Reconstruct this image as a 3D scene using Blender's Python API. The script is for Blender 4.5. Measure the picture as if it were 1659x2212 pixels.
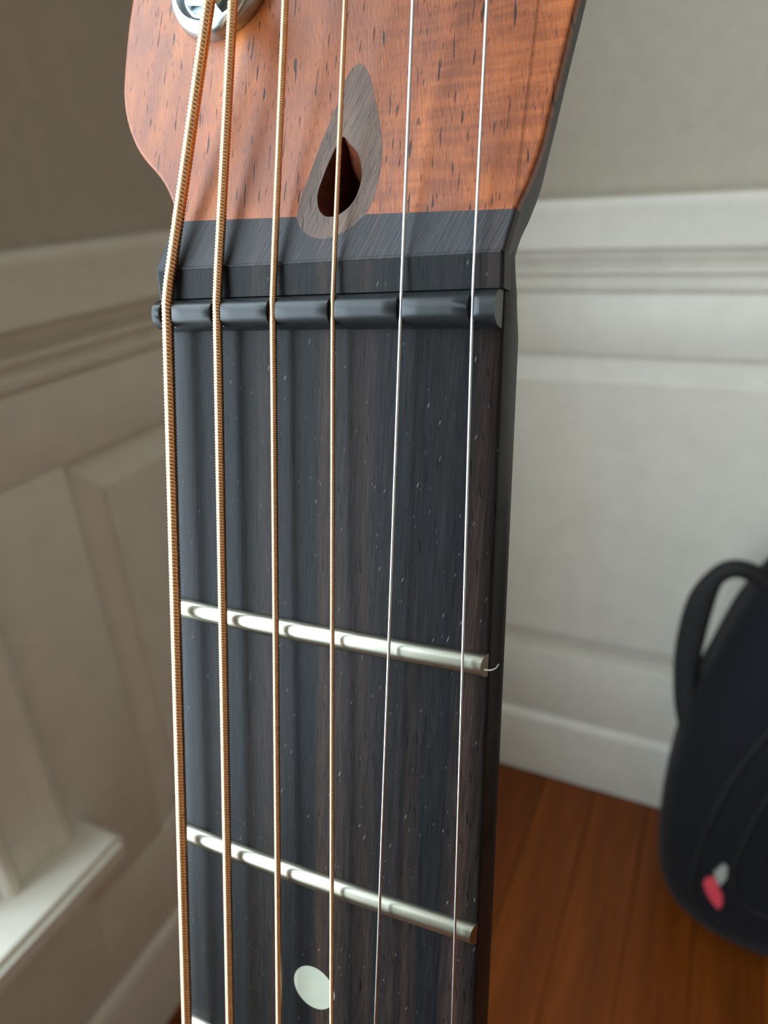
import bpy, bmesh, math, random
from mathutils import Vector, Matrix
from mathutils.geometry import tessellate_polygon
from mathutils.bvhtree import BVHTree

for o in list(bpy.data.objects):
    bpy.data.objects.remove(o)
scene = bpy.context.scene
COL = scene.collection
random.seed(7)

# ------------------------------------------------------------------ camera
FPX, PW, PH = 1534.0, 1659.0, 2212.0
CAMZ = 0.88
# rows: image right, image down, forward (x along wall_right, y into it, z up)
CR = Vector((0.90131, 0.42885, -0.06107)).normalized()
CF = Vector((-0.41208, 0.80538, -0.42609)).normalized()
CD = CF.cross(CR).normalized()
CR = CD.cross(CF).normalized()
CAM = Vector((0, 0, CAMZ))
cam = bpy.data.cameras.new('camera')
cam_o = bpy.data.objects.new('camera', cam)
COL.objects.link(cam_o)
cm = Matrix((CR, -CD, -CF)).transposed().to_4x4()
cm.translation = CAM
cam_o.matrix_world = cm
cam.sensor_fit = 'VERTICAL'
cam.sensor_height = 36.0
cam.sensor_width = 36.0 * PW / PH
cam.lens = FPX / PH * 36.0
cam.clip_start = 0.004
cam.clip_end = 60
cam.dof.use_dof = True
cam.dof.focus_distance = 0.083
cam.dof.aperture_fstop = cam.lens / 1.0      # about 1 mm of glass: a phone's close-up lens
scene.camera = cam_o

def ray(px, py):
    return (CR * ((px - PW / 2) / FPX) + CD * ((py - PH / 2) / FPX) + CF)

# ------------------------------------------------------------------ daylight
world = bpy.data.worlds.new('overcast_sky')
scene.world = world
world.use_nodes = True
bg = world.node_tree.nodes['Background']
bg.inputs['Color'].default_value = (0.73, 0.885, 1.0, 1)
bg.inputs['Strength'].default_value = 5.0
scene.view_settings.view_transform = 'Standard'
scene.view_settings.look = 'None'
scene.view_settings.gamma = 1
scene.view_settings.use_curve_mapping = False
scene.view_settings.exposure = 0.85

# room dimensions
XW, YW = -0.5095, 0.8697          # left wall plane, right wall plane
XF, YB, ZC = 2.3, -2.6, 2.5
WY0, WY1, WZ0, WZ1 = -1.35, 0.200, 0.330, 2.15      # window opening in the left wall

def portal(y0, y1, z0, z1, x):
    l = bpy.data.lights.new('window_portal', 'AREA')
    l.shape = 'RECTANGLE'
    l.size, l.size_y = abs(z1 - z0), abs(y1 - y0)
    l.cycles.is_portal = True
    o = bpy.data.objects.new('window_portal', l)
    COL.objects.link(o)
    o.matrix_world = Matrix.Translation((x, (y0 + y1) / 2, (z0 + z1) / 2)) @ Matrix.Rotation(-math.pi / 2, 4, 'Y')
    return o
portal(WY0, WY1, WZ0, WZ1, XW - 0.13)

# ------------------------------------------------------------------ helpers
def link(name, me, mat=None, parent=None):
    o = bpy.data.objects.new(name, me)
    COL.objects.link(o)
    if mat is not None and me is not None and not me.materials:
        me.materials.append(mat)
    if parent is not None:
        o.parent = parent
    return o

def mesh(name, verts, faces, mat=None, parent=None, smooth=None):
    me = bpy.data.meshes.new(name)
    me.from_pydata([tuple(v) for v in verts], [], faces)
    me.update()
    if smooth is not None:
        me.shade_smooth()
        if smooth < 179:
            me.set_sharp_from_angle(angle=math.radians(smooth))
    return link(name, me, mat, parent)

def from_bm(name, bm, mat, parent=None, smooth=None):
    bmesh.ops.recalc_face_normals(bm, faces=bm.faces[:])
    me = bpy.data.meshes.new(name)
    bm.to_mesh(me)
    bm.free()
    if smooth is not None:
        me.shade_smooth()
        me.set_sharp_from_angle(angle=math.radians(smooth))
    return link(name, me, mat, parent)

def tag(o, label=None, cat=None, group=None, kind=None):
    if label: o['label'] = label
    if cat: o['category'] = cat
    if group: o['group'] = group
    if kind: o['kind'] = kind
    return o

def empty(name, mw=None):
    o = bpy.data.objects.new(name, None)
    o.empty_display_size = 0.02
    COL.objects.link(o)
    if mw is not None:
        o.matrix_world = mw
    return o

def box_bm(bm, a, b, bev=0.0):
    g = bmesh.ops.create_cube(bm, size=1)
    vs = g['verts']
    for v in vs:
        v.co = Vector([(a[i] + b[i]) / 2 + v.co[i] * (b[i] - a[i]) for i in range(3)])
    if bev:
        es = list({e for v in vs for e in v.link_edges})
        bmesh.ops.bevel(bm, geom=es, offset=bev, segments=2, affect='EDGES', profile=0.5)

def box(name, a, b, mat, parent=None, bev=0.0):
    bm = bmesh.new()
    box_bm(bm, a, b, bev)
    return from_bm(name, bm, mat, parent, 35 if bev else None)

def tube(pts, rad, n=10, caps=True, up=Vector((0, 0, 1))):
    """swept round tube through pts; rad a number or a list"""
    vs, fs = [], []
    m = len(pts)
    for i, p in enumerate(pts):
        t = (pts[min(i + 1, m - 1)] - pts[max(i - 1, 0)]).normalized()
        a = t.cross(up)
        if a.length < 1e-4:
            a = t.cross(Vector((1, 0, 0)))
        a.normalize()
        b = a.cross(t)
        r = rad[i] if isinstance(rad, (list, tuple)) else rad
        for k in range(n):
            th = 2 * math.pi * k / n
            vs.append(p + a * (r * math.cos(th)) + b * (r * math.sin(th)))
    for i in range(m - 1):
        for k in range(n):
            k2 = (k + 1) % n
            fs.append((i * n + k, i * n + k2, (i + 1) * n + k2, (i + 1) * n + k))
    if caps:
        fs.append(tuple(range(n))[::-1])
        fs.append(tuple((m - 1) * n + k for k in range(n)))
    return vs, fs

def lathe(prof, n=40):
    """prof: list of (radius, height) about +Z"""
    vs, fs = [], []
    for r, h in prof:
        for k in range(n):
            th = 2 * math.pi * k / n
            vs.append(Vector((r * math.cos(th), r * math.sin(th), h)))
    for i in range(len(prof) - 1):
        for k in range(n):
            k2 = (k + 1) % n
            fs.append((i * n + k, i * n + k2, (i + 1) * n + k2, (i + 1) * n + k))
    fs.append(tuple((len(prof) - 1) * n + k for k in range(n)))
    return vs, fs

def catmull(P, n=8, closed=False):
    P = [Vector(p) for p in P]
    m = len(P)
    out = []
    for i in range(m if closed else m - 1):
        if closed:
            p0, p1, p2, p3 = P[i - 1], P[i], P[(i + 1) % m], P[(i + 2) % m]
        else:
            p0, p1, p2, p3 = P[max(i - 1, 0)], P[i], P[i + 1], P[min(i + 2, m - 1)]
        for k in range(n):
            t = k / n
            out.append(0.5 * (2 * p1 + (p2 - p0) * t + (2 * p0 - 5 * p1 + 4 * p2 - p3) * t * t + (3 * p1 - p0 - 3 * p2 + p3) * t ** 3))
    if not closed:
        out.append(P[-1])
    return out

# ------------------------------------------------------------------ materials
class NT:
    def __init__(self, name):
        self.m = bpy.data.materials.new(name)
        self.m.use_nodes = True
        self.t = self.m.node_tree
        self.b = self.t.nodes['Principled BSDF']
    def n(self, typ, **kw):
        nd = self.t.nodes.new(typ)
        for k, v in kw.items():
            setattr(nd, k, v)
        return nd
    def l(self, a, b):
        self.t.links.new(a, b)
    def coords(self, scale=(1, 1, 1), rot=(0, 0, 0), loc=(0, 0, 0), src='Object'):
        tc = self.n('ShaderNodeTexCoord')
        mp = self.n('ShaderNodeMapping')
        mp.vector_type = 'TEXTURE'
        mp.inputs['Scale'].default_value = tuple(1 / q for q in scale)
        mp.inputs['Rotation'].default_value = rot
        mp.inputs['Location'].default_value = loc
        self.l(tc.outputs[src], mp.inputs['Vector'])
        return mp.outputs['Vector']
    def noise(self, vec, scale=1, detail=3, rough=0.5, dist=0.0):
        nd = self.n('ShaderNodeTexNoise')
        nd.inputs['Scale'].default_value = scale
        nd.inputs['Detail'].default_value = detail
        nd.inputs['Roughness'].default_value = rough
        nd.inputs['Distortion'].default_value = dist
        self.l(vec, nd.inputs['Vector'])
        return nd.outputs['Fac']
    def ramp(self, fac, stops):
        nd = self.n('ShaderNodeValToRGB')
        els = nd.color_ramp.elements
        while len(els) < len(stops):
            els.new(0.5)
        for e, (p, c) in zip(els, stops):
            e.position = p
            e.color = c if len(c) == 4 else (*c, 1)
        self.l(fac, nd.inputs['Fac'])
        return nd.outputs['Color']
    def mix(self, fac, a, b, mode='MIX'):
        nd = self.n('ShaderNodeMix', data_type='RGBA', blend_type=mode)
        for s, v in ((0, fac), (6, a), (7, b)):
            if hasattr(v, 'is_linked'):
                self.l(v, nd.inputs[s])
            else:
                nd.inputs[s].default_value = v if s == 0 or len(v) == 4 else (*v, 1)
        return nd.outputs[2]
    def bump(self, h, strength=0.2, dist=0.001):
        nd = self.n('ShaderNodeBump')
        nd.inputs['Strength'].default_value = strength
        nd.inputs['Distance'].default_value = dist
        self.l(h, nd.inputs['Height'])
        self.l(nd.outputs['Normal'], self.b.inputs['Normal'])
        return nd
    def set(self, color=None, rough=None, metal=None, spec=None, coat=None, coatr=None):
        if color is not None:
            if hasattr(color, 'is_linked'): self.l(color, self.b.inputs['Base Color'])
            else: self.b.inputs['Base Color'].default_value = (*color, 1)
        for k, v in (('Roughness', rough), ('Metallic', metal), ('Specular IOR Level', spec), ('Coat Weight', coat), ('Coat Roughness', coatr)):
            if v is None: continue
            if hasattr(v, 'is_linked'): self.l(v, self.b.inputs[k])
            else: self.b.inputs[k].default_value = v
        return self

def srgb(r, g, b):
    f = lambda c: (c / 255 / 12.92) if c / 255 <= 0.04045 else ((c / 255 + 0.055) / 1.055) ** 2.4
    return (f(r), f(g), f(b))

def plain(name, col, rough=0.6, metal=0.0, var=0.04, scale=20.0, bump=0.0, spec=0.5):
    m = NT(name)
    v = m.coords((1, 1, 1))
    n = m.noise(v, scale, 4)
    a = tuple(max(0, c * (1 - var)) for c in col)
    b = tuple(min(1, c * (1 + var)) for c in col)
    m.set(m.ramp(n, [(0.3, a), (0.7, b)]), rough, metal, spec)
    if bump:
        m.bump(n, bump, 0.0005)
    return m.m

M = {}
M['wall_paint'] = plain('wall_paint', srgb(174, 163, 146), 0.75, scale=60, bump=0.05)
M['trim_paint'] = plain('trim_paint', srgb(217, 210, 195), 0.42, scale=30)
M['ceiling'] = plain('ceiling_paint', srgb(240, 237, 230), 0.85)
M['far_paint'] = plain('far_wall_paint', srgb(188, 164, 140), 0.8, scale=60)

# floor boards: orange-brown oak with a satin lacquer
m = NT('floor_wood')
oi = m.n('ShaderNodeObjectInfo')
v = m.coords((40, 2.2, 1))
g = m.noise(v, 1.0, 6, 0.6, 0.6)
base = m.ramp(g, [(0.25, srgb(96, 46, 10)), (0.55, srgb(128, 64, 17)), (0.8, srgb(150, 80, 26))])
tone = m.ramp(oi.outputs['Random'], [(0.0, (0.72, 0.70, 0.68)), (1.0, (1.12, 1.1, 1.1))])
m.set(m.mix(1.0, base, tone, 'MULTIPLY'), 0.38, spec=0.25)
m.bump(g, 0.06, 0.001)
M['floor'] = m.m
M['subfloor'] = plain('subfloor', srgb(52, 26, 12), 0.9)

# headstock face: reddish-brown open-pored wood, figured on the treble side
m = NT('headstock_wood')
v = m.coords((1, 1, 1))
big = m.noise(m.coords((26, 90, 1)), 1.0, 4, 0.55, 0.8)
col = m.ramp(big, [(0.25, srgb(122, 62, 30)), (0.5, srgb(160, 86, 40)), (0.75, srgb(198, 116, 54))])
mot = m.noise(m.coords((130, 210, 1), (0, 0, 0.3), (0.05, 0.02, 0)), 1.0, 4, 0.6, 0.6)
col = m.mix(m.ramp(mot, [(0.40, (0, 0, 0)), (0.66, (0.5,) * 3)]), col, srgb(116, 62, 42))
fig = m.noise(m.coords((900, 110, 1)), 1.0, 2, 0.6, 0.3)
figm = m.ramp(fig, [(0.42, (1, 1, 1)), (0.60, (0.74, 0.68, 0.62))])
sep = m.n('ShaderNodeSeparateXYZ'); m.l(v, sep.inputs[0])
mr = m.n('ShaderNodeMapRange')
mr.inputs['From Min'].default_value = -0.002; mr.inputs['From Max'].default_value = 0.014
m.l(sep.outputs['Y'], mr.inputs['Value'])
col = m.mix(mr.outputs['Result'], col, m.mix(1.0, col, figm, 'MULTIPLY'))
pore = m.noise(m.coords((260, 2600, 1), (0, 0, 0.06)), 1.0, 1, 0.4, 0.25)
pm = m.ramp(pore, [(0.685, (0, 0, 0)), (0.715, (1, 1, 1))])
col = m.mix(pm, col, srgb(40, 16, 10))
pore2 = m.noise(m.coords((700, 4200, 1), (0, 0, -0.1), (0.013, 0.02, 0)), 1.0, 1, 0.4)
col = m.mix(m.ramp(pore2, [(0.67, (0, 0, 0)), (0.72, (0.8,) * 3)]), col, srgb(58, 25, 16))
fine = m.noise(m.coords((500, 3500, 1), (0, 0, 0.2)), 1.0, 3, 0.6)
col = m.mix(1.0, col, m.ramp(fine, [(0.3, (0.86, 0.86, 0.86)), (0.7, (1.08, 1.08, 1.08))]), 'MULTIPLY')
m.set(col, 0.36, spec=0.32)
hh = m.mix(1.0, m.ramp(fine, [(0.2, (0.6,) * 3), (0.8, (0.8,) * 3)]), m.ramp(pore, [(0.68, (1, 1, 1)), (0.715, (0.1, 0.1, 0.1))]), 'MULTIPLY')
m.bump(hh, 0.5, 0.00016)
M['koa'] = m.m

def scratched(name, c0, c1, rough, ang, streak, bumpd, pores=False, cs=srgb(70, 52, 42), warm=0.0, spec=0.5):
    m = NT(name)
    lo = m.noise(m.coords((7, 170, 1)), 1.0, 3, 0.55, 0.3)
    col = m.ramp(lo, [(0.36, c0), (0.60, c1)])
    if warm:
        wn = m.noise(m.coords((2.5, 210, 1), loc=(0.3, 0.5, 0)), 1.0, 2, 0.5)
        col = m.mix(m.ramp(wn, [(0.56, (0, 0, 0)), (0.72, (warm,) * 3)]), col, cs)
    sc = m.noise(m.coords(streak, (0, 0, ang)), 1.0, 3, 0.6, 0.2)
    col = m.mix(1.0, col, m.ramp(sc, [(0.3, (0.6,) * 3), (0.72, (1.5,) * 3)]), 'MULTIPLY')
    h = m.ramp(sc, [(0.25, (0.3,) * 3), (0.75, (0.8,) * 3)])
    if pores:
        po = m.noise(m.coords((330, 3200, 1), (0, 0, 0.08)), 1.0, 1, 0.4)
        k = m.ramp(po, [(0.68, (1, 1, 1)), (0.72, (0.25,) * 3)])
        col = m.mix(1.0, col, k, 'MULTIPLY')
        h = m.mix(1.0, h, k, 'MULTIPLY')
        dust = m.noise(m.coords((800, 4600, 1), (0, 0, -0.35), (0.07, 0.01, 0)), 1.0, 1, 0.3)
        col = m.mix(m.ramp(dust, [(0.755, (0, 0, 0)), (0.79, (0.45,) * 3)]), col, srgb(150, 150, 148))
    m.set(col, rough, spec=spec)
    m.bump(h, 0.35, bumpd)
    return m.m
M['ebony_board'] = scratched('fretboard_ebony', srgb(20, 21, 23), srgb(31, 30, 30), 0.36, -0.04, (160, 3000, 1), 0.00004, True, srgb(70, 52, 44), 0.5, 0.12)
M['ebony_face'] = scratched('headstock_ebony', srgb(38, 39, 41), srgb(54, 52, 53), 0.48, -0.42, (170, 3000, 1), 0.00016, False, srgb(70, 54, 50), 0.5, 0.25)
M['walnut_inlay'] = scratched('inlay_walnut', srgb(76, 57, 46), srgb(95, 72, 58), 0.42, -0.38, (230, 3000, 1), 0.0001, True, spec=0.28)
M['hole_wood'] = scratched('bare_hole_wood', srgb(58, 27, 18), srgb(92, 46, 30), 0.35, 0.3, (500, 1500, 1), 0.0004)
M['neck_wood'] = scratched('neck_mahogany', srgb(24, 16, 13), srgb(36, 23, 17), 0.5, 0.05, (60, 1800, 1), 0.00004, spec=0.22)
M['nut'] = plain('graphite_nut', srgb(30, 33, 34), 0.33, var=0.12, scale=900, bump=0.0, spec=0.4)
M['ivory'] = plain('pearloid_dot', srgb(172, 174, 156), 0.35, var=0.05, scale=300)
M['body_top'] = scratched('body_top_wood', srgb(150, 84, 44), srgb(176, 104, 58), 0.3, 0.0, (12, 500, 1), 0.00004)
M['body_side'] = scratched('body_side_wood', srgb(84, 42, 24), srgb(110, 58, 32), 0.3, 0.0, (12, 300, 1), 0.00004)

def metal(name, col, rough, streak=(1, 1, 1), bumpd=0.0, var=0.12):
    m = NT(name)
    n = m.noise(m.coords(streak), 1.0, 3, 0.55)
    m.set(m.ramp(n, [(0.3, tuple(c * (1 - var) for c in col)), (0.7, tuple(min(1, c * (1 + var)) for c in col))]), rough, 1.0)
    if bumpd:
        m.bump(n, 0.3, bumpd)
    return m.m
M['bronze'] = metal('bronze_winding', srgb(226, 180, 134), 0.33, (900, 900, 900))
M['steel'] = metal('plain_steel', srgb(214, 220, 226), 0.20, (300, 900, 900))
M['fret'] = metal('nickel_fret', srgb(168, 165, 149), 0.30, (900, 160, 500), 0.00002)
M['chrome'] = metal('chrome_tuner', srgb(176, 184, 186), 0.24, (400, 400, 400))

m = NT('bag_nylon')
wv = m.noise(m.coords((420, 420, 420)), 1.0, 2, 0.5)
m.set(m.ramp(wv, [(0.35, srgb(9, 10, 14)), (0.65, srgb(15, 16, 22))]), 0.8, spec=0.2)
m.bump(wv, 0.3, 0.0006)
m.b.inputs['Sheen Weight'].default_value = 0.05
M['bag'] = m.m
M['webbing'] = plain('bag_webbing', srgb(13, 12, 12), 0.75, scale=300, bump=0.2)
M['piping'] = plain('bag_piping', srgb(5, 6, 8), 0.8)
M['tag_red'] = plain('tag_red', srgb(214, 70, 84), 0.5)
M['tag_grey'] = plain('tag_grey', srgb(150, 152, 142), 0.5)
M['fibre'] = plain('dust_fibre', srgb(120, 116, 104), 0.7)

m = NT('window_glass')
tr = m.n('ShaderNodeBsdfTransparent')
gl = m.n('ShaderNodeBsdfGlossy'); gl.inputs['Roughness'].default_value = 0.02
fz = m.n('ShaderNodeFresnel'); fz.inputs['IOR'].default_value = 1.45
mx = m.n('ShaderNodeMixShader')
m.l(fz.outputs[0], mx.inputs[0]); m.l(tr.outputs[0], mx.inputs[1]); m.l(gl.outputs[0], mx.inputs[2])
m.l(mx.outputs[0], m.t.nodes['Material Output'].inputs['Surface'])
M['glass'] = m.m

# ------------------------------------------------------------------ room shell
def struct(o):
    o['kind'] = 'structure'
    return o

floor = struct(box('floor', (XW - 0.2, YB - 0.1, -0.12), (XF + 0.1, YW + 0.12, -0.012), M['subfloor']))
bm = bmesh.new()
box_bm(bm, (-0.0381, -0.5, -0.0125), (0.0381, 0.5, 0.0), 0.0)
es = [e for e in bm.edges if all(v.co.z > -0.001 for v in e.verts)]
bmesh.ops.bevel(bm, geom=es, offset=0.0006, segments=1, affect='EDGES')
plank_me = bpy.data.meshes.new('plank')
bm.to_mesh(plank_me); bm.free()
plank_me.materials.append(M['floor'])
PWD = 0.0772
i0 = math.floor((XW + 0.1) / PWD)
x = -0.1 + PWD * i0 + PWD / 2
while x - PWD / 2 < XF:
    y = YW - 0.018
    first = True
    while y > YB + 0.02:
        ln = random.uniform(0.45, 1.15) if first else random.uniform(0.9, 1.5)
        first = False
        y2 = max(y - ln, YB)
        o = bpy.data.objects.new('plank', plank_me)
        COL.objects.link(o)
        o.parent = floor
        xa, xb = max(x - PWD / 2, XW + 0.002), min(x + PWD / 2, XF - 0.002)
        if xb - xa < 0.006:
            COL.objects.unlink(o); bpy.data.objects.remove(o); break
        o.location = ((xa + xb) / 2, (y + y2) / 2, 0)
        o.scale = ((xb - xa) / PWD, (y - y2) - 0.0012, 1)
        y = y2
    x += PWD

ceiling = struct(box('ceiling', (XW - 0.2, YB - 0.1, ZC), (XF + 0.1, YW + 0.12, ZC + 0.1), M['ceiling']))
wall_right = struct(box('wall_right', (XW - 0.15, YW, -0.0115), (XF + 0.1, YW + 0.12, ZC - 0.0005), M['wall_paint']))
struct(box('wall_back', (XW - 0.15, YB - 0.1, -0.0115), (XF + 0.1, YB, ZC - 0.0005), M['far_paint']))
struct(box('wall_far', (XF, YB + 0.001, -0.0115), (XF + 0.1, YW - 0.001, ZC - 0.0005), M['far_paint']))
bm = bmesh.new()
TH = 0.15
z0, z1 = -0.0115, ZC - 0.0005
for a, b in (((XW - TH, YB + 0.001, z0), (XW, WY0, z1)), ((XW - TH, WY1, z0), (XW, YW - 0.001, z1)),
             ((XW - TH, WY0, z0), (XW, WY1, WZ0)), ((XW - TH, WY0, WZ1), (XW, WY1, z1))):
    box_bm(bm, a, b)
bmesh.ops.remove_doubles(bm, verts=bm.verts[:], dist=1e-5)
wall_left = struct(from_bm('wall_left', bm, M['wall_paint']))

# mouldings: profile (protrusion, height), mitred where the two walls meet
def moulding(name, prof, side, a, b, mitre_a=False, mitre_b=False, parent=None, mat='trim_paint'):
    vs, fs = [], []
    for end, mi, sg in ((a, mitre_a, 1), (b, mitre_b, -1)):
        for p, z in prof:
            t = end + (sg * p if mi else 0)
            vs.append((t, YW - p, z) if side == 'right' else (XW + p, t, z))
    n = len(prof)
    for k in range(n):
        k2 = (k + 1) % n
        fs.append((k, k2, n + k2, n + k))
    bm = bmesh.new()
    V = [bm.verts.new(v) for v in vs]
    for f in fs: bm.faces.new([V[i] for i in f])
    bm.faces.new(V[:n]); bm.faces.new(V[n:])
    return from_bm(name, bm, M[mat], parent, 28)

def arc(cx, cz, r, a0, a1, n=5):
    return [(cx + r * math.cos(math.radians(a0 + (a1 - a0) * i / n)), cz + r * math.sin(math.radians(a0 + (a1 - a0) * i / n))) for i in range(n + 1)]

RT = 0.847
rail = [(-0.001, RT), (0.028, RT), (0.032, RT - 0.002), (0.0335, RT - 0.006), (0.0335, RT - 0.010), (0.0325, RT - 0.016), (0.0315, RT - 0.030), (0.0315, RT - 0.051),
        (0.030, RT - 0.0535), (0.018, RT - 0.0545), (0.018, RT - 0.058), (0.0185, RT - 0.0625), (0.0175, RT - 0.065), (0.0105, RT - 0.0665),
        (0.0105, RT - 0.0705), (0.0155, RT - 0.0745), (0.0165, RT - 0.078), (0.0155, RT - 0.0805), (0.0090, RT - 0.0825), (0.0090, RT - 0.088), (0.0125, RT - 0.0935), (0.0115, RT - 0.099), (0.0065, RT - 0.1015), (0.0065, RT - 0.1025), (-0.001, RT - 0.1025)]
base = [(-0.001, 0.0005), (0.017, 0.0005), (0.017, 0.104), (0.0155, 0.110), (0.012, 0.115), (0.008, 0.118), (-0.001, 0.118)]
struct(moulding('trim_1', rail, 'right', XW, XF, True))
struct(moulding('trim_2', rail, 'left', 0.284, YW, False, True))
struct(moulding('baseboard_right', base, 'right', XW, XF, True))
struct(moulding('baseboard_left', base, 'left', YB, YW, False, True))
FR = 0.0085                                  # wainscot frame stands proud of the wall

def frame_and_panels(side, spans, lo, hi, zlo=0.237, zhi=0.675, zb=0.116, zt=None):
    zt = zt or RT - 0.1024
    wall = wall_right if side == 'right' else wall_left
    def P(t, p, z):
        return (t, YW - p, z) if side == 'right' else (XW + p, t, z)
    def slab(name, t0, t1, za, zb_):
        a, b = P(t0, -0.002, za), P(t1, FR, zb_)
        a, b = [min(q) for q in zip(a, b)], [max(q) for q in zip(a, b)]
        return box(name, a, b, M['trim_paint'], wall, 0.0012)
    slab('rail_board', lo, hi, zhi, zt)
    slab('rail_board', lo, hi, zb, zlo)
    edges = [lo] + [e for s in spans for e in s] + [hi]
    for k in range(0, len(edges), 2):
        slab('stile_board', edges[k], edges[k + 1], zlo, zhi)
    for t0, t1 in spans:                     # fielded panels: quirk, bevel, flat field
        vs, fs = [], []
        rings = [(0.0, -0.001), (0.0015, 0.0006), (0.006, 0.0006), (0.010, 0.0020), (0.034, 0.0078), (0.0352, 0.0105)]
        for d, p in rings:
            for t, z in ((t0 + d, zlo + d), (t1 - d, zlo + d), (t1 - d, zhi - d), (t0 + d, zhi - d)):
                vs.append(P(t, p, z))
        for r in range(len(rings) - 1):
            for k in range(4):
                k2 = (k + 1) % 4
                fs.append((r * 4 + k, r * 4 + k2, r * 4 + 4 + k2, r * 4 + 4 + k))
        q = (len(rings) - 1) * 4
        fs.append((q, q + 1, q + 2, q + 3))
        bm = bmesh.new()
        V = [bm.verts.new(v) for v in vs]
        for f in fs: bm.faces.new([V[i] for i in f])
        from_bm('panel', bm, M['trim_paint'], wall)
frame_and_panels('right', [(-0.40, 0.42), (0.53, 1.35), (1.46, 2.2)], XW + FR, XF - 0.001)
frame_and_panels('left', [(0.386, 0.775)], 0.284, YW - FR)

# ------------------------------------------------------------------ window in the left wall
def build_window(wname, WY0, WY1):
    win = struct(empty(wname, Matrix.Translation((XW, (WY0 + WY1) / 2, WZ0))))
    def wbox(name, a, b, mat='trim_paint', bev=0.002, parent=None):
        o = box(name, a, b, M[mat], None, bev)
        o.parent = parent or win
        o.matrix_parent_inverse = (win.matrix_world if parent is None else Matrix()).inverted()
        return o
    bpy.context.view_layer.update()
    ZS = 0.345
    def casing(y_in, y_out, name='casing'):
        # flat with a bead on the inner edge and a back band on the outer one
        s = 1 if y_out > y_in else -1
        prof = [(0.0, 0.0), (0.0, 0.017), (0.004, 0.020), (0.010, 0.020), (0.0135, 0.017), (0.016, 0.0135), (0.045, 0.0155), (0.050, 0.0195), (0.058, 0.023), (0.064, 0.021), (0.066, 0.016), (0.066, 0.0)]
        k = abs(y_out - y_in) / 0.066
        vs = []
        for z in (ZS, WZ1 + 0.07):
            for d, p in prof:
                vs.append((XW + p, y_in + s * d * k, z))
        n = len(prof)
        fs = [(i, (i + 1) % n, n + (i + 1) % n, n + i) for i in range(n)] + [tuple(range(n)), tuple(range(n, 2 * n))]
        bm = bmesh.new()
        V = [bm.verts.new(v) for v in vs]
        for f in fs: bm.faces.new([V[i] for i in f])
        o = from_bm(name, bm, M['trim_paint'], None, 30)
        o.parent = win
        o.matrix_parent_inverse = win.matrix_world.inverted()
    casing(WY1 + 0.014, WY1 + 0.083)
    casing(WY0 - 0.014, WY0 - 0.083)
    wbox('head_casing', (XW, WY0 - 0.083, WZ1 + 0.07), (XW + 0.024, WY1 + 0.083, WZ1 + 0.16))
    # stool with horns past the casing, and the apron below it
    bm = bmesh.new()
    out = [(XW - 0.10, WY1), (XW, WY1), (XW, WY1 + 0.105), (-0.4465, WY1 + 0.105), (-0.4465, WY0 - 0.105), (XW, WY0 - 0.105), (XW, WY0), (XW - 0.10, WY0)]
    V = [bm.verts.new((px, py, ZS - 0.026)) for px, py in out]
    f = bm.faces.new(V)
    r = bmesh.ops.extrude_face_region(bm, geom=[f])
    for v in [g for g in r['geom'] if isinstance(g, bmesh.types.BMVert)]: v.co.z = ZS
    fr_edges = [e for e in bm.edges if all(v.co.x > XW + 0.001 for v in e.verts) or (e.verts[0].co.x != e.verts[1].co.x and all(v.co.y > WY1 + 0.1 for v in e.verts))]
    bmesh.ops.bevel(bm, geom=fr_edges, offset=0.006, segments=3, affect='EDGES')
    o = from_bm('window_sill', bm, M['trim_paint'], None, 35)
    o.parent = win; o.matrix_parent_inverse = win.matrix_world.inverted()
    wbox('apron', (XW, WY0 - 0.083, 0.116), (XW + FR, WY1 + 0.0842, ZS - 0.026), bev=0.0004)
    for y0_, y1_ in ((WY1 - 0.016, WY1), (WY0, WY0 + 0.016)):
        wbox('jamb', (XW - 0.14, y0_, ZS), (XW + 0.001, y1_, WZ1))
    wbox('head_jamb', (XW - 0.14, WY0, WZ1 - 0.016), (XW + 0.001, WY1, WZ1))
    ya, yb = WY0 + 0.016, WY1 - 0.016
    zm = (ZS + WZ1) / 2
    for nm, xs, za, zb_ in (('sash', XW - 0.075, ZS, zm + 0.02), ('sash', XW - 0.11, zm - 0.02, WZ1 - 0.016)):
        s_ = bmesh.new()
        box_bm(s_, (xs - 0.03, ya, za), (xs, ya + 0.045, zb_)); box_bm(s_, (xs - 0.03, yb - 0.045, za), (xs, yb, zb_))
        box_bm(s_, (xs - 0.03, ya + 0.0451, za), (xs, yb - 0.0451, za + 0.05)); box_bm(s_, (xs - 0.03, ya + 0.0451, zb_ - 0.04), (xs, yb - 0.0451, zb_))
        so = from_bm(nm, s_, M['trim_paint'])
        so.parent = win; so.matrix_parent_inverse = win.matrix_world.inverted()
        pv = mesh('pane', [(xs - 0.015, ya + 0.04, za + 0.045), (xs - 0.015, yb - 0.04, za + 0.045), (xs - 0.015, yb - 0.04, zb_ - 0.035), (xs - 0.015, ya + 0.04, zb_ - 0.035)], [(0, 1, 2, 3)], M['glass'])
        pv.parent = so
build_window('window_1', WY0, WY1)

# ------------------------------------------------------------------ guitar
# local frame in millimetres: u down the neck to the body, v to the treble side, w off the fretboard; origin at the nut
GW = Matrix(((0.03726, 0.99925, 0.01009), (-0.26991, 0.01978, -0.96268), (-0.96216, 0.03315, 0.27045)))
GT = Vector((-0.044248, 0.07141, -0.016129)) + CAM
UB, WB = 868.0, -60.0
gm = GW.to_4x4()
gm.translation = GT + GW @ Vector((UB, 0, WB)) * 0.001
guitar = empty('acoustic_guitar', gm)
tag(guitar, 'acoustic guitar with black fretboard, bronze strings and red-brown headstock', 'guitar')
def G(u, v, w):
    return Vector((u - UB, v, w - WB)) * 0.001

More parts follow.
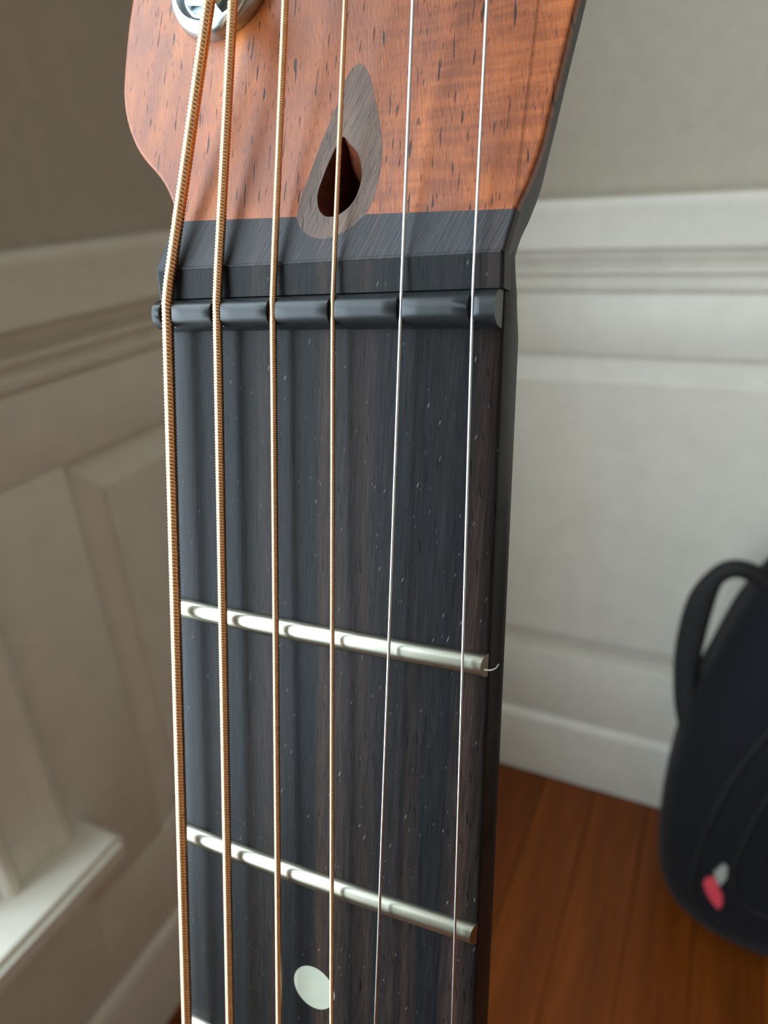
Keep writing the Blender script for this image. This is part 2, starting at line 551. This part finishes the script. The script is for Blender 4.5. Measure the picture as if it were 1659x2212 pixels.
def gmesh(name, verts, faces, mat, parent=None, smooth=None):
    bm = bmesh.new()
    V = [bm.verts.new(v) for v in verts]
    for f in faces:
        try: bm.faces.new([V[i] for i in f])
        except ValueError: pass
    return from_bm(name, bm, mat, parent or guitar, smooth)

HS = math.tan(math.radians(14))
def face_w(u):
    return 1.0 if u >= -8 else 1.0 + HS * (u + 8)

def prism(bm, outer, wt, wb, hole=None, bev_edges=(), bev=0.45, taper=lambda u: 0.0):
    """solid slab with outline outer [(u,v)], top wt(u), bottom wb(u), optional through hole"""
    loops = [outer] + ([hole] if hole else [])
    tris = tessellate_polygon([[Vector((u, v, 0)) for u, v in lp] for lp in loops])
    flat = [p for lp in loops for p in lp]
    T = [bm.verts.new(G(u, v, wt(u))) for u, v in flat]
    B = [bm.verts.new(G(u, v - (math.copysign(taper(u), v) if i < len(outer) else 0), wb(u))) for i, (u, v) in enumerate(flat)]
    for t in tris:
        bm.faces.new([T[i] for i in t]); bm.faces.new([B[i] for i in t[::-1]])
    st = 0
    top_edges = []
    for li, lp in enumerate(loops):
        n = len(lp)
        for i in range(n):
            a, b = st + i, st + (i + 1) % n
            bm.faces.new((T[a], T[b], B[b], B[a]))
            if li == 0 and i in bev_edges:
                top_edges.append(bm.edges.get((T[a], T[b])))
        st += n
    bmesh.ops.recalc_face_normals(bm, faces=bm.faces[:])
    if top_edges:
        bmesh.ops.bevel(bm, geom=[e for e in top_edges if e], offset=bev * 0.001, segments=3, affect='EDGES', profile=0.5)

def hw(u):                                   # half width of the fretboard
    return 22.5 + 0.0108 * u
def crown(v):                                # fretboard radius
    return -v * v / (2 * 520.0)

# neck: rounded back under the fretboard, heel at the body
secs = []
for u in (-9.5, 0, 20, 60, 110, 180, 260, 320, 345, 362):
    dp = 13.0 + 0.006 * u
    if u > 320: dp += (u - 320) * 1.35
    n = 18
    h = hw(u) - (1.0 if u < -5 else 0.15)
    ring = [(h, -5.6), ]
    for k in range(n + 1):
        a = math.pi * k / n
        ring.append((h * math.copysign(abs(math.cos(a)) ** 0.72, math.cos(a)), -5.8 - dp * math.sin(a) ** 0.9))
    ring.append((-h, -5.6))
    secs.append([G(u, v, w) for v, w in ring])
vs = [p for s in secs for p in s]; nr = len(secs[0])
fs = [(i * nr + k, i * nr + (k + 1) % nr, (i + 1) * nr + (k + 1) % nr, (i + 1) * nr + k) for i in range(len(secs) - 1) for k in range(nr)]
fs += [tuple(range(nr)), tuple(range((len(secs) - 1) * nr, len(secs) * nr))]
gmesh('neck', vs, fs, M['neck_wood'], smooth=40)

# fretboard
us = [-8.0, -4.45, 0, 40, 80, 120, 200, 300, 400, 463]
cross = 14
secs = []
for u in us:
    h = hw(u) - (0.45 if u < -5 else 0)
    ring = [(-h, -5.6), (-h, crown(h) - 0.55), (-h + 0.12, crown(h) - 0.22), (-h + 0.45, crown(h) - 0.02)]
    for k in range(1, cross):
        v = -h + 0.45 + (2 * h - 0.9) * k / cross
        ring.append((v, crown(v)))
    ring += [(h - 0.45, crown(h) - 0.02), (h - 0.12, crown(h) - 0.22), (h, crown(h) - 0.55), (h, -5.6)]
    secs.append([G(u, v, w) for v, w in ring])
vs = [p for s in secs for p in s]; nr = len(secs[0])
fs = [(i * nr + k, i * nr + (k + 1) % nr, (i + 1) * nr + (k + 1) % nr, (i + 1) * nr + k) for i in range(len(secs) - 1) for k in range(nr)]
fs += [tuple(range(nr)), tuple(range((len(secs) - 1) * nr, len(secs) * nr))]
board = gmesh('fretboard', vs, fs, M['ebony_board'], smooth=40)

# frets: crowned wire following the board radius, bevelled ends
SC = 648.0
fu = lambda n: SC * (1 - 2 ** (-n / 12))
for n in range(1, 21):
    u = fu(n)
    h = hw(u) - 0.15
    vs, fs = [], []
    prof = [(-1.36, -0.3), (-1.36, 0.10), (-1.22, 0.52), (-0.92, 0.86), (-0.5, 1.08), (0, 1.15), (0.5, 1.08), (0.92, 0.86), (1.22, 0.52), (1.36, 0.10), (1.36, -0.3)]
    N = 20
    stations = [-1 + 2 * k / N for k in range(N + 1)]
    for k, s in enumerate(stations):
        for du, w in prof:
            hh_ = (h if s > 0 else 21.75) - max(0, w) * 0.45      # bevelled end
            v = s * hh_
            vs.append(G(u + du, v, w + crown(v)))
    pn = len(prof)
    for k in range(N):
        for j in range(pn):
            j2 = (j + 1) % pn
            fs.append((k * pn + j, k * pn + j2, (k + 1) * pn + j2, (k + 1) * pn + j))
    fs += [tuple(range(pn)), tuple(range(N * pn, (N + 1) * pn))]
    gmesh('fret', vs, fs, M['fret'], smooth=50)

# position dots
def dot(u, v, r=3.2):
    vs = [G(u + r * math.cos(2 * math.pi * k / 40), v + r * math.sin(2 * math.pi * k / 40), crown(v + r * math.sin(2 * math.pi * k / 40)) + 0.02) for k in range(40)]
    vs += [p + Vector((0, 0, -0.001)) for p in vs]
    fs = [tuple(range(40))] + [(k, (k + 1) % 40, 40 + (k + 1) % 40, 40 + k) for k in range(40)]
    o = gmesh('position_marker', vs, fs, M['ivory'])
    o['label'] = 'round cream inlay dot'
dot(87.4, 0.75)
for n in (5, 7, 9, 15): dot((fu(n) + fu(n - 1)) / 2, 0)
for v in (-9, 9): dot((fu(12) + fu(11)) / 2, v)

# strings: v = a + b*u on the fretboard, aim point over the headstock, diameter, winding pitch
STR = [(-19.721, 0.00305, (-38.21, -14.82), 1.50, 0.46), (-12.071, 0.00570, (-37.57, -11.43), 1.22, 0.37), (-4.133, 0.00962, (-36.23, -4.29), 0.86, 0.27),
       (3.761, 0.01365, (-34.80, 3.34), 0.58, 0.21), (11.949, -0.00731, (-33.32, 11.25), 0.38, 0), (19.951, 0.01929, (-31.83, 19.20), 0.30, 0)]
POST_U = [-43.3, -84.0, -124.0, -124.0, -84.0, -47.0]
posts = []
NW = 2.0                                     # string centre height at the nut

# nut: rounded bar with a slot for each string
slots = [(s[0] - 2.6 * s[1], s[3]) for s in STR]
vst = [-21.9, -21.75]
for c, d in slots:
    g_ = d / 2 + 0.10
    vst += [c - g_ - 0.28, c - g_ - 0.12, c - g_ - 0.10, c - g_ * 0.5, c, c + g_ * 0.5, c + g_ - 0.02, c + g_, c + g_ + 0.22]
vst += [22.25, 22.35]
full = []
for i in range(len(vst) - 1):
    full.append(vst[i])
    if vst[i + 1] - vst[i] > 1.0:
        full += [vst[i] + (vst[i + 1] - vst[i]) * k / 4 for k in (1, 2, 3)]
full.append(vst[-1])
vs, fs = [], []
NP = 16
for v in full:
    top = 2.6
    for c, d in slots:
        g_ = d / 2 + 0.10
        if c - g_ - 0.11 < v < c + g_ - 0.01:
            top = NW - 0.5 * math.sqrt(max(0.0, d * d - 4 * (v - c) ** 2)) * 0.98
        elif abs(v - c) < g_ + 0.15:
            top = 2.45
    uc, hwid = -2.55, 1.95
    ring = [(uc - hwid, -0.5)]
    for k in range(NP + 1):
        a = math.pi - math.pi * k / NP
        ring.append((uc + hwid * math.copysign(abs(math.cos(a)) ** 0.9, math.cos(a)), -0.45 + (2.55 + 0.45) * math.sin(a) ** 0.85))
    ring.append((uc + hwid, -0.5))
    for uu, ww in ring:
        vs.append(G(uu, v, min(ww, top + crown(v) * 0.3)))
pn = NP + 3
for k in range(len(full) - 1):
    for j in range(pn):
        j2 = (j + 1) % pn
        fs.append((k * pn + j, k * pn + j2, (k + 1) * pn + j2, (k + 1) * pn + j))
fs += [tuple(range(pn)), tuple(range((len(full) - 1) * pn, len(full) * pn))]
nut = gmesh('nut', vs, fs, M['nut'], smooth=38)
nut['label'] = 'black slotted nut'

# headstock ------------------------------------------------------------
LEFT = [(-44.68, -33.22), (-40.27, -33.2), (-35.2, -32.8), (-31.38, -32.24), (-27.48, -30.76), (-23.49, -28.01), (-19.77, -23.84), (-16.93, -21.59), (-15.42, -21.02), (-12.81, -21.0), (-9.4, -22.0), (-8.0, -22.35)]
RIGHT = [(-60, 29.6), (-45, 28.5), (-32.5, 26.93), (-27.29, 26.31), (-22.08, 25.64), (-18.0, 25.11), (-14.64, 24.21), (-12.4, 23.4), (-9.9, 22.91), (-8.0, 22.6)]
LTOP = [(-160, -12), (-158, -20), (-150, -25), (-120, -28), (-90, -31), (-65, -33)]
RTOP = [(-160, 12), (-158, 20), (-150, 24), (-120, 27), (-90, 29)]
def sm(P, n=4):
    return [(p.x, p.y) for p in catmull([(a, b, 0) for a, b in P], n)]
Lc = sm(LTOP + LEFT)                         # from tip down the bass side to the bend
Rc = sm(RTOP + RIGHT)                        # from tip down the treble side to the bend
TEAR = [(-30.09, 3.12), (-28.82, 1.83), (-26.26, 1.20), (-24.02, 0.40), (-20.95, -0.59), (-17.86, -1.46), (-15.27, -2.17), (-13.16, -2.34), (-11.51, -1.28), (-10.59, 0.69), (-10.62, 2.77), (-11.6, 4.95), (-13.25, 6.7), (-15.97, 7.44), (-19.51, 7.55), (-23.18, 6.7), (-26.42, 5.55), (-28.93, 4.45)]
HOLE = [(-21.86, 2.2), (-19.7, 1.11), (-17.42, 0.37), (-15.61, -0.02), (-14.01, 0.35), (-13.11, 1.2), (-12.92, 2.3), (-13.16, 3.27), (-14.19, 4.57), (-15.67, 5.22), (-17.44, 5.36), (-19.57, 4.65), (-21.02, 3.28)]
cl = lambda P: [(p.x, p.y) for p in catmull([(a, b, 0) for a, b in P], 4, True)]
tear, hole = cl(TEAR), cl(HOLE)
def bound_u(v):                              # seam between red-brown veneer and ebony
    return -13.15 + 0.042 * v
def split(curve):
    """cut an edge curve where it crosses the seam: (above, below, point)"""
    for i in range(len(curve) - 1):
        a, b = curve[i], curve[i + 1]
        fa, fb = a[0] - bound_u(a[1]), b[0] - bound_u(b[1])
        if fa < 0 <= fb:
            t = fa / (fa - fb)
            p = (a[0] + (b[0] - a[0]) * t, a[1] + (b[1] - a[1]) * t)
            return curve[:i + 1], curve[i + 1:], p
Lup, Ldn, Lp = split(Lc)
Rup, Rdn, Rp = split(Rc)
# teardrop outline split by the seam
n = len(tear)
cross_i = [i for i in range(n) if (tear[i][0] - bound_u(tear[i][1])) * (tear[(i + 1) % n][0] - bound_u(tear[(i + 1) % n][1])) < 0]
def cp(i):
    a, b = tear[i], tear[(i + 1) % n]
    fa, fb = a[0] - bound_u(a[1]), b[0] - bound_u(b[1])
    t = fa / (fa - fb)
    return (a[0] + (b[0] - a[0]) * t, a[1] + (b[1] - a[1]) * t)
iL, iR = sorted(cross_i, key=lambda i: tear[i][1])
cL, cR = cp(iL), cp(iR)
# tear runs from its tip down the bass side, round the bottom, up the treble side
above = [tear[(iR + 1 + k) % n] for k in range((iL - iR - 1) % n + 1)]        # cR .. tip .. cL
below = [tear[(iL + 1 + k) % n] for k in range((iR - iL - 1) % n + 1)]        # cL .. bottom .. cR
wt = face_w
thick = 1.6
veneer_out = Lup + [Lp, cL] + above[::-1] + [cR, Rp] + Rup[::-1]
ebony_out = [Lp] + Ldn + Rdn[::-1] + [Rp, cR] + below[::-1] + [cL]

head = tag(empty('headstock'))
head.parent = guitar
core = Lc + Rc[::-1]
bm = bmesh.new()
prism(bm, core, lambda u: face_w(u) - thick - 0.01, lambda u: face_w(u) - 15.5 if u < -8 else -15.0, hole=[(a, b) for a, b in hole], taper=lambda u: 3.5)
core_o = from_bm('core', bm, M['neck_wood'], head, 30)
bm = bmesh.new()
nL, nA = len(Lup), len(above)
bev = set(range(nL)) | set(range(nL + nA + 3, len(veneer_out)))
prism(bm, veneer_out, wt, lambda u: face_w(u) - thick, bev_edges=bev)
o = from_bm('veneer', bm, M['koa'], head)
o['label'] = 'red-brown open-pored veneer'
bm = bmesh.new()
bevE = set(range(len(Ldn))) | set(range(len(Ldn) + 1, len(Ldn) + len(Rdn)))
prism(bm, ebony_out, wt, lambda u: face_w(u) - thick, bev_edges=set(range(0, len(Ldn))) | set(range(len(Ldn) + 1, len(Ldn) + len(Rdn) + 1)), bev=0.35)
o = from_bm('ebony_veneer', bm, M['ebony_face'], head)
o['label'] = 'black brushed ebony veneer'
bm = bmesh.new()
led = [(-8.0, -22.35), (-4.45, -22.0), (-4.45, 22.7), (-8.0, 22.6)]
prism(bm, led, lambda u: 1.0, lambda u: 1.0 - 3, bev_edges={0, 2}, bev=0.4)
o = from_bm('ebony_ledge', bm, M['ebony_board'], head)
bm = bmesh.new()
prism(bm, tear, lambda u: face_w(u) + 0.012, lambda u: face_w(u) - thick, hole=hole)
o = from_bm('teardrop_inlay', bm, M['walnut_inlay'], head)
o['label'] = 'brown teardrop inlay round the truss rod hole'
vs, fs = tube([G(-8.02, -22.0 + 44.3 * k / 30, 0.86 + 0.03 * math.sin(k * 2.3)) for k in range(31)], 0.00024, 8)
gmesh('worn_edge', vs, fs, M['ebony_face'], head, smooth=60)
# carved walls of the truss rod hole, sloping in on the treble side
vs, fs = [], []
cu, cv = -15.6, 1.9
nh = len(hole)
for k, (dp, shr) in enumerate(((0.10, 0.0), (0.9, 0.10), (2.4, 0.36), (4.8, 0.6), (9.0, 0.75))):
    for i, (u, v) in enumerate(hole):
        s = shr * (1.0 if v > 2.4 else 0.35)
        jit = 0.25 * math.sin(i * 1.7 + k * 2.1) * (1 if k in (1, 2, 3) else 0)
        uu, vv = u + (cu + 1.0 - u) * s + 0.4 * jit, v + (cv - v) * s + (jit * 0.5 if v > 2.4 else 0)
        vs.append(G(uu, vv, face_w(u) - dp))
for k in range(4):
    for i in range(nh):
        fs.append((k * nh + i, k * nh + (i + 1) % nh, (k + 1) * nh + (i + 1) % nh, (k + 1) * nh + i))
fs.append(tuple(4 * nh + i for i in range(nh)))
o = gmesh('truss_rod_hole', vs, fs, M['hole_wood'], head, smooth=30)

# strings --------------------------------------------------------------
WN = 1.0
def string(idx, a, b, aim, dia, pitch):
    slope_w = 0.0068
    nutB = Vector((-4.6, a - 4.6 * b, NW - 0.03))
    nutF = Vector((-0.9, a - 0.9 * b, NW))
    aimp = Vector((aim[0], aim[1], 2.0 + 0.09 * (aim[0] + 4.5)))
    d = (aimp - nutB)
    end_u = POST_U[idx]
    tip = nutB + d * ((end_u - nutB.x) / d.x)
    side = 1 if idx < 3 else -1
    posts.append((end_u, tip.y - side * (2.9 + dia / 2), tip.z))
    far = Vector((SC - 4, a + b * (SC - 4), NW + slope_w * SC))
    # break points with a soft bend at the nut
    path = [tip, nutB.lerp(tip, 0.04), nutB.lerp(nutF, 0.2), nutB.lerp(nutF, 0.8), nutF.lerp(far, 0.004), far]
    # arc-length sampling
    samp = []
    for i in range(len(path) - 1):
        A_, B_ = path[i], path[i + 1]
        L = (B_ - A_).length
        visible_end = 118.0
        t = 0.0
        while t < L:
            p = A_.lerp(B_, t / L)
            vis = -52 < p.x < visible_end
            samp.append(p)
            step = (pitch / 5 if pitch else 2.0) if vis else 12.0
            if not vis and p.x <= -52: step = min(step, max(0.4, -51.9 - p.x))
            t += step
    samp.append(path[-1])
    r = dia / 2
    nn = 12 if dia > 1 else 10
    vs, fs = [], []
    s_acc = 0.0
    m_ = len(samp)
    for i, p in enumerate(samp):
        if i: s_acc += (p - samp[i - 1]).length
        t = (samp[min(i + 2, m_ - 1)] - samp[max(i - 2, 0)]).normalized()
        bv = Vector((0, 1, 0)); nv = bv.cross(t).normalized(); bv = t.cross(nv).normalized()
        for k in range(nn):
            th = 2 * math.pi * k / nn
            rr = r
            if pitch and -52 <= p.x <= 118:
                ph = (s_acc / pitch - k / nn) % 1.0
                rr = r - pitch * 0.5 * (1 - math.sqrt(max(0.0, 1 - (2 * ph - 1) ** 2))) * 0.8
            q = p + bv * (rr * math.cos(th)) + nv * (rr * math.sin(th))
            vs.append(G(q.x, q.y, q.z))
    for i in range(m_ - 1):
        for k in range(nn):
            k2 = (k + 1) % nn
            fs.append((i * nn + k, (i + 1) * nn + k, (i + 1) * nn + k2, i * nn + k2))
    fs.append(tuple(range(nn))); fs.append(tuple((m_ - 1) * nn + k for k in range(nn))[::-1])
    o = mesh('string', vs, fs, M['bronze'] if pitch else M['steel'], guitar, 179)
    o['label'] = 'bronze wound string' if pitch else 'plain steel string'
for i, s in enumerate(STR):
    string(i, *s)

# tuners -----------------------------------------------------------------
def tuner(u, v, hw_):
    t = empty('tuner')
    t.parent = guitar
    ang = math.radians(14)
    fm = Matrix.Rotation(-ang, 4, 'Y')
    fm.translation = G(u, v, face_w(u))
    t.matrix_local = fm
    vs, fs = lathe([(0.1e-3, 0.0), (7.25e-3, 0.0), (7.3e-3, 0.25e-3), (7.1e-3, 1.5e-3), (6.7e-3, 2.0e-3), (6.0e-3, 2.15e-3), (5.6e-3, 1.9e-3), (5.35e-3, 1.2e-3), (3.3e-3, 1.0e-3)], 48)
    o = mesh('bushing', vs, fs, M['chrome'], t, 40)
    vs, fs = [], []
    for z, s in ((0.9e-3, 5.0e-3), (2.4e-3, 5.0e-3), (2.9e-3, 4.6e-3)):
        for k in range(6):
            a = math.pi / 3 * k + 0.3
            vs.append(Vector((s * math.cos(a), s * math.sin(a), z)))
    for r_ in range(2):
        for k in range(6):
            fs.append((r_ * 6 + k, r_ * 6 + (k + 1) % 6, r_ * 6 + 6 + (k + 1) % 6, r_ * 6 + 6 + k))
    fs.append(tuple(range(12, 18)))
    mesh('hex_nut', vs, fs, M['chrome'], t)
    vs, fs = lathe([(3.1e-3, 0.5e-3), (3.1e-3, 3.4e-3), (2.6e-3, 4.4e-3), (2.35e-3, 6.5e-3), (2.6e-3, 8.8e-3), (3.0e-3, 9.6e-3), (3.0e-3, 11.5e-3), (2.6e-3, 12.0e-3)], 32)
    mesh('post', vs, fs, M['chrome'], t, 40)
    sgn = -1 if v < 0 else 1
    edge = 40 - abs(v)
    vs, fs = tube([Vector((-0.030, sgn * 4e-3, -0.018)), Vector((-0.030, sgn * (edge + 2) * 1e-3, -0.018))], 2.6e-3, 12)
    mesh('shaft', vs, fs, M['chrome'], t, 40)
    bm = bmesh.new()
    bmesh.ops.create_uvsphere(bm, u_segments=20, v_segments=12, radius=1)
    for vv in bm.verts: vv.co = Vector((-0.030 + vv.co.x * 9e-3, sgn * (edge + 10) * 1e-3 + vv.co.y * 9e-3, -0.018 + vv.co.z * 3.4e-3))
    from_bm('button', bm, M['chrome'], t, 60)
    box('gear_case', (-0.036, -0.008, -0.0235), (0.004, 0.0035 if v < 0 else -0.001, -0.0152), M['chrome'], t, 0.001)
for p in posts: tuner(*p)

# body: below the picture's lower edge
hwid = [(360, 40), (364, 80), (376, 112), (400, 134), (440, 143), (490, 133), (540, 122), (580, 126), (640, 160), (700, 187), (750, 195), (800, 182), (840, 146), (860, 90), (867.5, 30)]
hc = [(p.x, p.y) for p in catmull([(a, b, 0) for a, b in hwid], 5)]
outl = hc + [(u, -v) for u, v in hc[::-1]]
dep = lambda u: -88 - (u - 360) * 0.03
SHU, SHR = 505.0, 50.0
shole = [(SHU + SHR * math.cos(2 * math.pi * k / 48), SHR * math.sin(2 * math.pi * k / 48)) for k in range(48)]
bm = bmesh.new()
vs = []
T_ = [bm.verts.new(G(u, v, -6.2)) for u, v in outl]; B_ = [bm.verts.new(G(u, v, dep(u))) for u, v in outl]
for i in range(len(outl)):
    j = (i + 1) % len(outl)
    bm.faces.new((T_[i], T_[j], B_[j], B_[i]))
bm.faces.new(B_)
from_bm('body', bm, M['body_side'], guitar, 40)
bm = bmesh.new()
prism(bm, outl, lambda u: -5.7, lambda u: -8.6, hole=shole)
from_bm('soundboard', bm, M['body_top'], guitar, 40)
bm = bmesh.new()
prism(bm, [(638, -40), (634, -80), (642, -88), (668, -84), (672, -40), (674, 0), (672, 40), (668, 84), (642, 88), (634, 80), (638, 40), (639, 0)], lambda u: 3.0, lambda u: -5.7, bev_edges=range(12), bev=1.5)
br = from_bm('bridge', bm, M['ebony_board'], guitar, 35)
sb = box('saddle', G(643.5, -37, 2.5), G(646.5, 37, 6.2), M['ivory'], br, 0.0008)

# a wisp of lint caught under the end of the first fret
pts = [G(36.6, 22.6, 0.35), G(36.4, 23.4, 0.65), G(35.9, 24.1, 1.0), G(35.2, 24.5, 1.35)]
pts = [gm @ p for p in catmull(pts, 4)]
vs, fs = tube(pts, [0.00011 - 0.00005 * i / (len(pts) - 1) for i in range(len(pts))], 6)
o = mesh('lint_fibre', vs, fs, M['fibre'], None, 60)
tag(o, 'tiny pale curled fibre caught at the end of the metal fret', 'fibre')

# ------------------------------------------------------------------ backpack by the right wall
bag = empty('backpack', Matrix.Translation((0.17, 0.735, 0.0)))
tag(bag, 'black nylon backpack with loop handle standing on the wooden floor', 'backpack')
ZL = [(0.000, 0.055, 0.690), (0.010, 0.030, 0.665), (0.030, 0.012, 0.648), (0.060, 0.002, 0.637), (0.10, -0.0035, 0.632), (0.15, -0.006, 0.630), (0.20, -0.0045, 0.632), (0.26, 0.001, 0.638), (0.315, 0.008, 0.648), (0.37, 0.023, 0.662), (0.42, 0.038, 0.678), (0.465, 0.057, 0.696), (0.50, 0.078, 0.714), (0.53, 0.104, 0.732), (0.55, 0.130, 0.748), (0.560, 0.155, 0.762)]
CXB = 0.172
zs = catmull(ZL, 4)
vs, fs = [], []
NS = 72
def bag_ring(z, xl, yf, grow=0.0):
    a = CXB - xl + grow
    yb_ = 0.842 - max(0, (z - 0.42)) * 0.25 - max(0.0, 0.03 - z) * 0.6
    b = (yb_ - yf) / 2 + grow
    cy = (yb_ + yf) / 2
    pts = []
    for k in range(NS):
        th = 2 * math.pi * k / NS
        c, s = math.cos(th), math.sin(th)
        e = 2 / 3.0
        pts.append(Vector((CXB + a * math.copysign(abs(c) ** e, c), cy + b * math.copysign(abs(s) ** e, s), z)))
    return pts
for p in zs:
    vs += [q - bag.matrix_world.translation for q in bag_ring(p.x, p.y, p.z)]
nz = len(zs)
for i in range(nz - 1):
    for k in range(NS):
        fs.append((i * NS + k, i * NS + (k + 1) % NS, (i + 1) * NS + (k + 1) % NS, (i + 1) * NS + k))
fs += [tuple(range(NS))[::-1], tuple((nz - 1) * NS + k for k in range(NS))]
body = gmesh('body', vs, fs, M['bag'], bag, smooth=60)
bvh = BVHTree.FromPolygons([tuple(v) for v in vs], fs)
def on_bag(px, py, lift=0.0):
    o_ = CAM - bag.matrix_world.translation
    h = bvh.ray_cast(o_, ray(px, py).normalized())
    if h[0] is None: return None
    return h[0] + h[1] * (lift if h[1].dot(ray(px, py)) < 0 else -lift)
def piping(pix, rad, name='piping'):
    pts = [q for q in (on_bag(*p) for p in [(v_.x, v_.y) for v_ in catmull([(a, b, 0) for a, b in pix], 6)]) if q is not None]
    vs_, fs_ = tube(pts, rad, 8)
    mesh(name, vs_, fs_, M['piping'], bag, 60)
piping([(1760, 1470), (1659, 1585), (1593, 1668), (1533, 1779), (1503, 1864), (1500, 1930), (1530, 1985), (1590, 2030), (1680, 2062), (1760, 2080)], 0.0035)
piping([(1760, 1610), (1659, 1725), (1608, 1819), (1586, 1879), (1590, 1935), (1640, 1975), (1720, 1995)], 0.003)
# loop handle of webbing
def P3(px, py, y):
    d = ray(px, py)
    return CAM + d * (y / d.y) - bag.matrix_world.translation
hp = [(1500, 1600, 0.715, 0.013), (1484, 1530, 0.722, 0.013), (1482, 1450, 0.728, 0.0135), (1493, 1375, 0.730, 0.015), (1514, 1300, 0.730, 0.014), (1543, 1250, 0.730, 0.010), (1580, 1229, 0.730, 0.0085), (1622, 1236, 0.732, 0.0085), (1668, 1266, 0.735, 0.0095), (1700, 1300, 0.735, 0.009)]
cpts = catmull([(a, b, c) for a, b, c, d in hp], 6)
wds = catmull([(d, 0, 0) for a, b, c, d in hp], 6)
ctr = [P3(p.x, p.y, p.z) for p in cpts]
vs, fs = [], []
for i, p in enumerate(ctr):
    t = (ctr[min(i + 1, len(ctr) - 1)] - ctr[max(i - 1, 0)]).normalized()
    s = t.cross(Vector((0.25, 1, 0.15))).normalized()
    nrm = s.cross(t).normalized()
    w_ = wds[i].x
    for k in range(12):
        a = 2 * math.pi * k / 12
        c, sn = math.cos(a), math.sin(a)
        vs.append(p + s * (w_ * math.copysign(abs(c) ** 0.6, c)) + nrm * (0.009 * math.copysign(abs(sn) ** 0.6, sn)))
for i in range(len(ctr) - 1):
    for k in range(12):
        fs.append((i * 12 + k, i * 12 + (k + 1) % 12, (i + 1) * 12 + (k + 1) % 12, (i + 1) * 12 + k))
fs += [tuple(range(12)), tuple((len(ctr) - 1) * 12 + k for k in range(12))]
gmesh('handle', vs, fs, M['webbing'], bag, smooth=50)
# small red and grey emblem
def patch(name, pix, mat, lift=0.0015):
    P = [on_bag(a, b, lift) for a, b in pix]
    n_ = len(P)
    nv = (P[1] - P[0]).cross(P[2] - P[0]).normalized()
    if nv.dot(ray(*pix[0])) > 0: nv = -nv
    vs_ = P + [p - nv * 0.003 for p in P]
    fs_ = [tuple(range(n_))] + [(k, (k + 1) % n_, n_ + (k + 1) % n_, n_ + k) for k in range(n_)]
    o_ = gmesh(name, vs_, fs_, M[mat], bag)
    return o_
o = patch('emblem', [(1525, 1896), (1543, 1892), (1554, 1918), (1562, 1935), (1560, 1955), (1552, 1962), (1540, 1948), (1528, 1928), (1520, 1906)], 'tag_red')
o['label'] = 'small red emblem'
o = patch('emblem', [(1543, 1882), (1562, 1865), (1572, 1872), (1570, 1895), (1556, 1912), (1548, 1900)], 'tag_grey', 0.0018)
o['label'] = 'small grey emblem'
bpy.context.view_layer.update()
